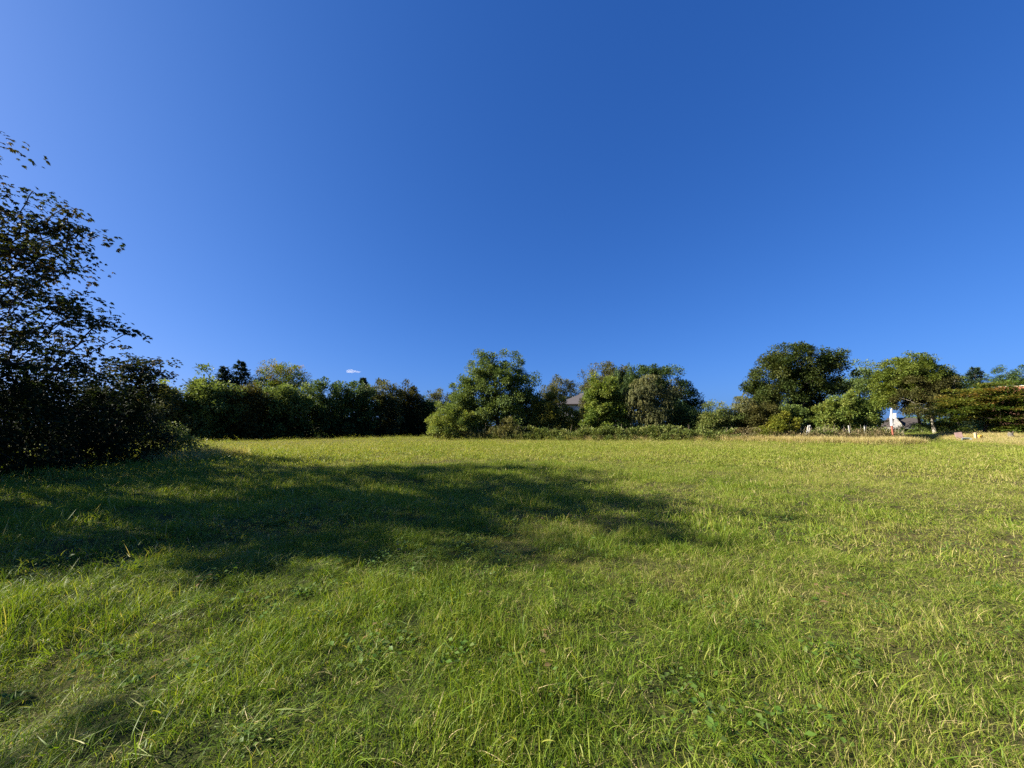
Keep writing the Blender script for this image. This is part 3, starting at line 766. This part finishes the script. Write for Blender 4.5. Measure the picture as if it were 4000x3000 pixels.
# dry tall grass in strips (stuff)
def straw():
    g = np.random.default_rng(940)
    mk = [blades(g, 80, .3, .25, .55, .016, .45, .62, .05, .8, 3, (.3, 0)) for _ in range(5)]
    mk += [blades(g, 80, .3, .2, .45, .016, .5, .45, .1, .35, 3, (.3, 0)) for _ in range(3)]
    mk = [(V, T, np.where(A > .66, .86 + .14 * (A - .66) / .34, A)) for V, T, A in mk]
    c = clump_collection('straw_clump', mk)
    def put(label, x, y, hs, mixg=.15):
        n = len(x)
        idx = np.where(g.random(n) < mixg, g.integers(5, 8, n), g.integers(0, 5, n))
        s = g.uniform(.8, 1.2, n)
        scatter('dry_grass', c, np.stack([x, y, ground_z(x, y)], 1), idx, np.stack([g.normal(0, .1, n), g.normal(.1, .1, n), g.uniform(0, 6.28, n)], 1),
                np.stack([s, s, s * hs * g.uniform(.7, 1.3, n)], 1), label, 'grass')
    e = np.array([GP(*q) for q in ((2050, 1719), (2250, 1721), (2600, 1723), (2900, 1729), (3200, 1735), (3500, 1738), (3600, 1738))])
    n = 3200; s = g.random(n) ** .6
    ex = np.interp(s, np.linspace(0, 1, len(e)), e[:, 0]); ey = np.interp(s, np.linspace(0, 1, len(e)), e[:, 1])
    keep = fbm(ex * .5, ey * .5 + 60, 3) + .30 * s > .40
    put('strip of tall straw-coloured grass along the field edge below the trees', ex[keep], (ey + g.uniform(0, 1.5, n) - .4 * fbm(ex * .8, ex * 0, 2))[keep], 1.05)
    lo = np.array([GP(3640, 1718), GP(3780, 1730), GP(4000, 1743), GP(4300, 1752)]); hi = np.array([GP(3690, 1716), GP(3780, 1715), GP(4000, 1709), GP(4300, 1706)])
    n = 3000; s = g.random(n); t = g.random(n); k = np.linspace(0, 1, 4)
    x = (1 - t) * np.interp(s, k, lo[:, 0]) + t * np.interp(s, k, hi[:, 0]); y = (1 - t) * np.interp(s, k, lo[:, 1]) + t * np.interp(s, k, hi[:, 1])
    put('pale straw-coloured long grass below the maple at far right', x, y, .6, .04)
    # coarse tufts at the end of the left thicket
    x = g.uniform(-16.2, -13.6, 110); y = g.uniform(17.2, 21.5, 110)
    put('wispy tall grass beside the bramble mound at left', x, y, 1.15, .6)
straw()

# ------------------------------------------------------------------ houses
WHITE = mat('white_render', (.58, .57, .54), .85, .2, (3, (.50, .49, .46)))
SLATE = mat('grey_roof_tiles', (.075, .068, .068), .8, .2, (7, (.105, .095, .092)))
DARKROOF = mat('dark_roof_tiles', (.045, .039, .037), .85, .15, (7, (.065, .056, .052)))
REDTILE = mat('red_clay_tiles', (.36, .13, .075), .8, .2, (6, (.42, .18, .10)))
BRICK = mat('red_brick', (.34, .15, .09), .85, .2, (9, (.42, .21, .13)))
DARKWOOD = mat('dark_boards', (.05, .035, .028), .8, .2)
GLASS = mat('window_glass', (.03, .04, .05), .08, .5)
FRAME = mat('window_frame_paint', (.75, .74, .70), .5, .4)
RIDGE = mat('ridge_tiles', (.42, .38, .28), .85, .2)

def local_house(name, label, x, y, rz):
    o = empty(name, (x, y, gz(x, y)), label, 'house'); o.rotation_euler.z = rz; return o
def window(parent, x, y, z, w, h, face):
    """window on a wall whose outward direction is face (0:-y, 1:-x); frame, pane, bar"""
    f = MB(); t = .06
    dim = (lambda a, b: (a, .08, b)) if face == 0 else (lambda a, b: (.08, a, b))
    at = (lambda u, v: (x + u, y, z + v)) if face == 0 else (lambda u, v: (x, y + u, z + v))
    f.box(at(0, h / 2), dim(w + 2 * t, t)).box(at(0, -h / 2), dim(w + 2 * t, t)).box(at(-w / 2, 0), dim(t, h - t)).box(at(w / 2, 0), dim(t, h - t)).box(at(0, 0), dim(t * .8, h - t))
    fo = f.build('window', FRAME, parent)
    g = MB(); d = (w - t, .02, h - t) if face == 0 else (.02, w - t, h - t); g.box(at(0, 0), d); g.build('pane', GLASS, fo)
def hip_house(name, label, x, y, rz, w, d, eave, ridge, wall, roof, inset=None, over=.45, chimney=None):
    o = local_house(name, label, x, y, rz)
    MB().box((0, 0, eave / 2 - .15), (w, d, eave + .3)).build('wall', wall, o)
    i = d / 2 if inset is None else inset
    W2, D2 = w / 2 + over, d / 2 + over
    r = MB().poly([(-W2, -D2, eave), (W2, -D2, eave), (W2, D2, eave), (-W2, D2, eave), (-W2 + i + over, 0, ridge), (W2 - i - over, 0, ridge),
                   (-W2, -D2, eave - .16), (W2, -D2, eave - .16), (W2, D2, eave - .16), (-W2, D2, eave - .16)],
                  [(0, 1, 5, 4), (1, 2, 5), (2, 3, 4, 5), (3, 0, 4), (6, 7, 1, 0), (7, 8, 2, 1), (8, 9, 3, 2), (9, 6, 0, 3), (9, 8, 7, 6)]).build('roof', roof, o)
    MB().box((0, 0, ridge + .02), (w - 2 * i + .2, .24, .14)).build('ridge_tiles', RIDGE, r)
    MB().box((0, -D2 - .06, eave - .1), (2 * W2, .11, .11)).box((-W2 - .06, 0, eave - .1), (.11, 2 * D2 + .23, .11)).build('gutter', DARKWOOD, r)
    if chimney:
        cx, cy, ch = chimney
        MB().box((cx, cy, ridge - .4), (.7, .7, ch * 2)).box((cx, cy, ridge - .4 + ch + .06), (.82, .82, .1)).build('chimney', BRICK, r)
    return o
h1 = P(2228, 1580, 70)
g1 = gz(h1[0] + 5.0, 72)
hA = hip_house('house', 'white house with grey hipped roof half hidden behind the central trees', h1[0] + 4.6, 73.5, math.radians(-6), 12.5, 8.5, h1[2] - g1, P(2240, 1539, 73)[2] - g1, WHITE, SLATE, 4.1)
for wx in (-4, -1.5, 1.5, 4):
    window(hA, wx, -4.27, 3.9, 1.2, 1.2, 0); window(hA, wx, -4.27, 1.3, 1.2, 1.3, 0)
for wy in (-2, 1.8): window(hA, -6.27, wy, 3.9, 1.1, 1.2, 1)

# low house with the white gable at right
c2 = P(3512, 1667, 62.5); b2 = gz(c2[0], 62.5)
hB = local_house('house', 'low dark-roofed house with a bright white gable between lime and oak', c2[0], 62.5, math.radians(-42))
ev, rd = c2[2] - b2, P(3510, 1632, 62.5)[2] - b2
MB().box((.4, 0, ev / 2 - .2), (4.4, 4.0, ev + .4)).build('wall', DARKWOOD, hB)
rf = MB().poly([(-2.2, -2.4, ev), (2.9, -2.4, ev), (2.9, 2.4, ev), (-2.2, 2.4, ev), (-1.2, 0, rd), (1.9, 0, rd), (-2.2, -2.4, ev - .14), (2.9, -2.4, ev - .14), (2.9, 2.4, ev - .14), (-2.2, 2.4, ev - .14)],
               [(0, 1, 5, 4), (1, 2, 5), (2, 3, 4, 5), (3, 0, 4), (6, 7, 1, 0), (7, 8, 2, 1), (8, 9, 3, 2), (9, 6, 0, 3), (9, 8, 7, 6)]).build('roof', DARKROOF, hB)
ga = MB().poly([(-.85, -2.62, ev - .1), (.4, -2.62, ev - .1), (-.4, -2.5, rd + .08), (-.85, -.4, ev - .1), (.4, -.4, ev - .1), (-.4, -.2, rd + .08)],
               [(0, 1, 2), (5, 4, 3), (0, 2, 5, 3), (2, 1, 4, 5), (1, 0, 3, 4)]).build('gable', mat('weathered_white_boards', (.30, .295, .285), .85, .15, (5, (.24, .235, .225))), hB)
MB().tube([(.43, -2.6, ev - .05), (-.42, -2.42, rd + .09)], [.06, .05], 6).build('verge', RIDGE, ga)
MB().box((-.5, -.9, rd + .25), (.5, .5, .75)).box((-.5, -.9, rd + .66), (.6, .6, .09)).build('chimney', WHITE, rf)
MB().box((2.55, -2.25, ev / 2 - .45), (.75, .35, ev - .6)).build('brick_pier', BRICK, hB)
MB().box((1.35, -2.02, ev / 2 - .35), (1.2, .06, ev - .9)).build('door', mat('dark_door', (.03, .028, .03), .6), hB)
MB().box((0.5, -2.5, ev - .2), (4.8, .1, .1)).build('gutter', mat('pale_gutter', (.45, .45, .43), .6), rf)

c3 = P(4090, 1530, 78)
b3 = gz(c3[0], 78)
hip_house('house', 'red-tiled house roof at the right edge behind the maple', c3[0] + 1, 79, math.radians(-53), 14, 7, P(4000, 1532, 76)[2] - b3, P(4000, 1503, 79)[2] - b3, mat('dark_brick', (.14, .075, .05), .9, .1, (9, (.19, .10, .07))), REDTILE, 1.2)  # darker brick makes the wall show less through the maple

# ------------------------------------------------------------------ small things along the right-hand edge
PLASTIC = mat('white_plastic', (.36, .36, .33), .6, .3, (14, (.28, .27, .24)))
STAKE = mat('wooden_stake', (.32, .24, .15), .85)
ORANGE = mat('orange_paint', (.65, .15, .015), .5, .4)
YELLOW = mat('yellow_plastic', (.45, .28, .03), .5, .4)
RUST = mat('rusty_red_paint', (.22, .07, .045), .7, .3, (8, (.30, .10, .06)))
PINK = mat('pinkish_board', (.30, .20, .18), .8, .2, (4, (.24, .16, .14)))
GREYBLUE = mat('grey_blue_plastic', (.20, .24, .25), .5, .4)
CREAM = mat('cream_paint', (.42, .33, .19), .7, .3)

def guard(label, px, py0, py1, Y, lean):
    """plastic tree-guard tube on a stake with two ties"""
    a, b = P(px, py1, Y), P(px + lean, py0, Y)
    g0 = gz(a[0], a[1]); d = b - a
    o = empty('tree_guard', (a[0], a[1], g0), label, 'tree guard', 'white tree guards in the weed bank')
    foot = np.array([0, 0, -.05]); k = (b[2] - g0) / max(d[2], .1)
    top = np.array([d[0] * k * .9, .05, b[2] - g0])
    t = MB(); n = 10; pts = [foot, foot + (top - foot) * .5, top]
    t.tube(pts, [.048, .048, .052], n, cap=False); t.tube([p * .999 + np.array([0, 0, .001]) for p in pts], [.043, .043, .047], n, cap=False)
    t.build('tube', PLASTIC, o)
    MB().box((top[0] * .5 + .1, .06, (b[2] - g0) * .42), (.035, .035, (b[2] - g0) * .95), 0, (0, 0)).build('stake', STAKE, o)
    for q in (.4, .8):
        c = foot + (top - foot) * q
        MB().tube([c - np.array([0, 0, .012]), c + np.array([0, 0, .012])], [.058, .058], 10, cap=False).build('tie', STAKE, o)
guard('left one of two leaning white tree guards beneath the oak', 3141, 1662, 1695, 36, 9)
guard('right one of two leaning white tree guards beneath the oak', 3150, 1661, 1695, 36.3, 8)
guard('white tree guard below the sunlit sapling, between the leaning pair and the house', 3320, 1662, 1690, 36, -3)
guard('white tree guard nearest to the white-gabled house', 3372, 1662, 1690, 36.2, 2)

a, b = P(3489, 1700, 35), P(3483, 1598, 35); g0 = gz(a[0], a[1]); m_ = P(3483.5, 1663, 35)
o = empty('pole', (a[0], a[1], g0), 'leaning pole, white above and rust-red below, beside the white-gabled house', 'pole')
loc = lambda p: (p[0] - a[0], p[1] - a[1], p[2] - g0)
MB().tube([(0, 0, -.2), loc(m_)], [.075, .07], 10).build('post', RUST, o)
MB().tube([(loc(m_)[0], 0, loc(m_)[2] + .005), loc(P(3481, 1630, 35)), loc(b)], [.11, .095, .055], 10).build('upper_shaft', WHITE, o)
MB().tube([loc(b), (loc(b)[0], 0, loc(b)[2] + .05)], [.065, .02], 10).build('cap', WHITE, o)

def put(px, py, Y=None):
    x, y = GP(px, py) if Y is None else ((px - CX) / F * Y, Y)
    return x, y, gz(x, y)
x, y, z = put(3603, 1708)
o = empty('marker_post', (x, y, z), 'short orange marker post with white top beside the drive', 'post')
MB().tube([(0, 0, -.1), (0, 0, .42)], [.085, .08], 12).build('post', ORANGE, o)
MB().tube([(0, 0, .425), (0, 0, .62), (0, 0, .66)], [.075, .07, .03], 12).build('top', WHITE, o)
x, y, z = put(3655, 1705)
st = bpy.data.meshes.new('stone'); import bmesh
bm = bmesh.new(); bmesh.ops.create_icosphere(bm, subdivisions=2, radius=.14)
for v in bm.verts: v.co *= 1 + .18 * math.sin(v.co.x * 23 + v.co.y * 17) ; v.co.z *= .7
bm.to_mesh(st); bm.free()
o = tag(link('stone', st, WHITE), 'small white stone at the foot of the pale trunk', 'stone'); o.location = (x, y, z + .06)
x, y, z = put(3737, 1709, 37.8)
o = empty('board', (x, y, z), 'pinkish board leaning upright at left below the maple', 'board'); o.rotation_euler = (math.radians(-6), math.radians(-8), math.radians(-25))
MB().box((0, 0, .42), (.52, .05, .84)).build('panel', PINK, o, .01)
MB().box((-.2, .05, .4), (.06, .05, .8)).box((.2, .05, .4), (.06, .05, .8)).build('batten', STAKE, o)
x, y, z = put(3755, 1717, 36.8)
o = empty('tub', (x, y, z), 'pale grey-blue plastic tub tipped on its side in front of the board', 'tub'); o.rotation_euler = (math.radians(60), 0, math.radians(-30))
t = MB(); n = 20
ring = lambda w, d, zz: [(w * math.copysign(abs(math.cos(q)) ** .5, math.cos(q)), d * math.copysign(abs(math.sin(q)) ** .5, math.sin(q)), zz) for q in (2 * math.pi * k / n for k in range(n))]
pts = ring(.26, .17, .0) + ring(.32, .22, .36) + ring(.29, .19, .36) + ring(.24, .15, .04)
fs = []
for r_ in range(3): fs += [(r_ * n + k, r_ * n + (k + 1) % n, (r_ + 1) * n + (k + 1) % n, (r_ + 1) * n + k) for k in range(n)]
fs += [tuple(range(n))[::-1], tuple(3 * n + k for k in range(n))]
t.poly(pts, fs).build('body', GREYBLUE, o)
t = MB().poly(ring(.345, .245, .345) + ring(.345, .245, .375) + ring(.30, .2, .375) + ring(.30, .2, .345), [(r_ * n + k, r_ * n + (k + 1) % n, ((r_ + 1) % 4) * n + (k + 1) % n, ((r_ + 1) % 4) * n + k) for r_ in range(4) for k in range(n)]).build('rim', GREYBLUE, o)
x, y, z = put(3796, 1710, 37.6)
o = empty('gate_post', (x, y, z), 'cream-painted square post standing beside the yellow drum', 'post')
MB().box((0, 0, .30), (.17, .17, .8)).build('shaft', CREAM, o, .012)
MB().poly([(-.11, -.11, .70), (.11, -.11, .70), (.11, .11, .70), (-.11, .11, .70), (0, 0, .78)], [(0, 1, 4), (1, 2, 4), (2, 3, 4), (3, 0, 4), (3, 2, 1, 0)]).build('cap', CREAM, o)
x, y, z = put(3811, 1711, 37.9)
o = empty('drum', (x, y, z), 'dented yellow drum in the long grass below the maple', 'drum')
MB().tube([(0, 0, -.03), (0, 0, .12), (0, 0, .14), (0, 0, .30), (0, 0, .32), (0, 0, .46)], [.2, .2, .215, .205, .215, .2], 18).build('body', YELLOW, o)
MB().tube([(0, 0, .462), (0, 0, .475)], [.19, .19], 18).build('lid', YELLOW, o)
x, y, z = put(3932, 1708, 37.6)
o = empty('tree_stump', (x, y, z), 'weathered grey stump in the straw grass at the right edge', 'stump')
MB().tube([(0, 0, -.1), (.02, 0, .2), (.0, .02, .46), (.03, 0, .56)], [.26, .2, .18, .12], 11).build('stump', mat('weathered_wood', (.16, .14, .11), .95, .1, (12, (.10, .09, .075))), o)
MB().tube([(.05, 0, .3), (.2, -.05, .55), (.24, -.05, .7)], [.06, .05, .03], 7).build('snag', BARK, o)

# drive
def drive():
    a, b, c, d = GP(3500, 1712), GP(3665, 1711), GP(3665, 1704), GP(3470, 1704)
    V, Q, k = [], [], 14
    for i in range(k + 1):
        for j in range(5):
            s, t = i / k, j / 4
            x = (a[0] * (1 - s) + b[0] * s) * (1 - t) + (d[0] * (1 - s) + c[0] * s) * t; y = (a[1] * (1 - s) + b[1] * s) * (1 - t) + (d[1] * (1 - s) + c[1] * s) * t
            V.append((x, y, gz(x, y) + .05))
    for i in range(k):
        for j in range(4): q = i * 5 + j; Q.append((q, q + 5, q + 6, q + 1))
    tag(link('gravel_path', np_mesh('gravel_path', np.array(V), np.array(Q)), mat('gravel', (.26, .24, .21), .95, .1, (30, (.34, .31, .27)))), kind='structure')
drive()

# ------------------------------------------------------------------ broad-leaved weeds in the near grass
DOCK = leaf_mat('dock_leaf', [(.06, .12, .016), (.11, .17, .028)], .38, .5, .2)
def weed(label, px, py, n, size, seed, big=1.0):
    rng = np.random.default_rng(seed); x, y, z = put(px, py)
    o = empty('dock_plant', (x, y, z), label, 'weed', 'broad-leaved weeds in the near grass')
    for k in range(n):
        a = k * 2.4 + rng.uniform(-.3, .3); L = size * rng.uniform(.7, 1.2); w = L * .34; up = rng.uniform(.5, 1.1)
        V, Q = [], []
        for i in range(7):
            t = i / 6; r = L * t; hgt = L * up * (t - .75 * t * t) + .02
            hw = w * .5 * (math.sin(math.pi * min(1, .12 + t * .88)) ** .8) * (1 if i < 6 else .05) * (.35 if i == 0 else 1)
            for sgn, lift in ((-1, .25), (0, 0), (1, .25)):
                V.append((r * math.cos(a) - sgn * hw * math.sin(a), r * math.sin(a) + sgn * hw * math.cos(a), hgt + abs(sgn) * lift * hw + .01 * math.sin(i * 2.1 + k)))
        for i in range(6):
            for j in range(2): q = i * 3 + j; Q.append((q, q + 1, q + 4, q + 3))
        link('leaf', np_mesh('leaf', np.array(V), np.array(Q), np.full(len(V), rng.random()), True), DOCK, o)
weed('dark rosette of broad leaves in the hollow at near left', 400, 2560, 8, .13, 1)
weed('broad-leaved weed near the left edge in the sunlit grass', 70, 2450, 5, .10, 2)
weed('broad-leaved weed in the lowest left grass near the frame edge', 60, 2720, 5, .09, 3)
weed('small broad-leaved weed left of centre, in sunlit grass', 495, 2705, 5, .08, 4)
weed('broad-leaved weed beside the bluish grass tuft below the shadow', 1180, 2320, 7, .10, 5)
weed('pale broad-leaved weed in the right half of the near grass', 2950, 2450, 5, .09, 6)

def small_weeds():
    g = np.random.default_rng(77)
    m = leaf_mat('small_weed_leaf', [(.05, .11, .014), (.09, .16, .024), (.14, .17, .05), (.26, .15, .07)], .35, .5, .2)
    c = bpy.data.collections.new('weed_patch')
    for k in range(6):
        n = 26; dead = k == 5
        p = np.stack([g.normal(0, .07, n), g.normal(0, .07, n), g.uniform(.03, .09, n) if not dead else g.uniform(.05, .10, n)], 1)
        d = np.stack([g.normal(0, 1, n), g.normal(0, 1, n), g.normal(0, .25, n)], 1); nr = np.stack([g.normal(0, .35, n), g.normal(0, .35, n), np.ones(n)], 1)
        if dead: p, d, nr, n = p[:4], d[:4], nr[:4], 4
        V, T = leaf_quads(p, d, nr, g.uniform(.02, .042, n) * (1.5 if dead else 1), g.uniform(.014, .028, n) * (1.5 if dead else 1), .15)
        me = np_mesh('weed_patch_%d' % k, V, T, np.repeat(np.clip(g.normal(.35, .15, n), 0, .6) if not dead else g.uniform(.8, 1, n), 4)); me.materials.append(m)
        c.objects.link(bpy.data.objects.new('weed_patch_%d' % k, me))
    x, y = polar(g, 1.2, 9, 6.0, -70, 70)
    keep = fbm(x * .9 + 90, y * .9 + 4, 3) > .52
    x, y = x[keep], y[keep]; n = len(x)
    idx = np.where(g.random(n) < .13, 5, g.integers(0, 5, n)); s = g.uniform(.8, 1.5, n)
    scatter('small_weeds', c, np.stack([x, y, ground_z(x, y)], 1), idx, np.stack([g.normal(0, .1, n), g.normal(0, .1, n), g.uniform(0, 6.28, n)], 1), np.stack([s, s, s], 1),
            'clover, small weeds and a few dead leaves mixed into the near grass', 'weeds')
small_weeds()

# ------------------------------------------------------------------ the one small cloud
def cloud():
    Y = 2600.
    bm = bmesh.new()
    for px, py, rx, ry in ((1362, 1449, 9, 6), (1372, 1447, 9, 5.5), (1384, 1451, 11, 4.5), (1398, 1453, 11, 3.6), (1368, 1453, 16, 3.4)):
        c = P(px, py, Y); s = Y / F
        mtx = __import__('mathutils').Matrix.Translation(c) @ __import__('mathutils').Matrix.Diagonal((rx * s, rx * s, ry * s, 1))
        bmesh.ops.create_icosphere(bm, subdivisions=3, radius=1, matrix=mtx)
    me = bpy.data.meshes.new('cloud'); bm.to_mesh(me); bm.free()
    m = bpy.data.materials.new('cloud_vapour'); m.use_nodes = True
    n, l = m.node_tree.nodes, m.node_tree.links
    n.remove(n['Principled BSDF'])
    v = n.new('ShaderNodeVolumePrincipled'); v.inputs['Color'].default_value = (.85, .85, .87, 1); v.inputs['Density'].default_value = .011
    v.inputs['Anisotropy'].default_value = .2
    l.new(v.outputs[0], n['Material Output'].inputs['Volume'])
    o = link('cloud', me, m)
    rm = o.modifiers.new('fuse', 'REMESH'); rm.mode = 'VOXEL'; rm.voxel_size = 2.5
    tag(o, 'single small white cloud low above the back row of trees', 'cloud')
cloud()
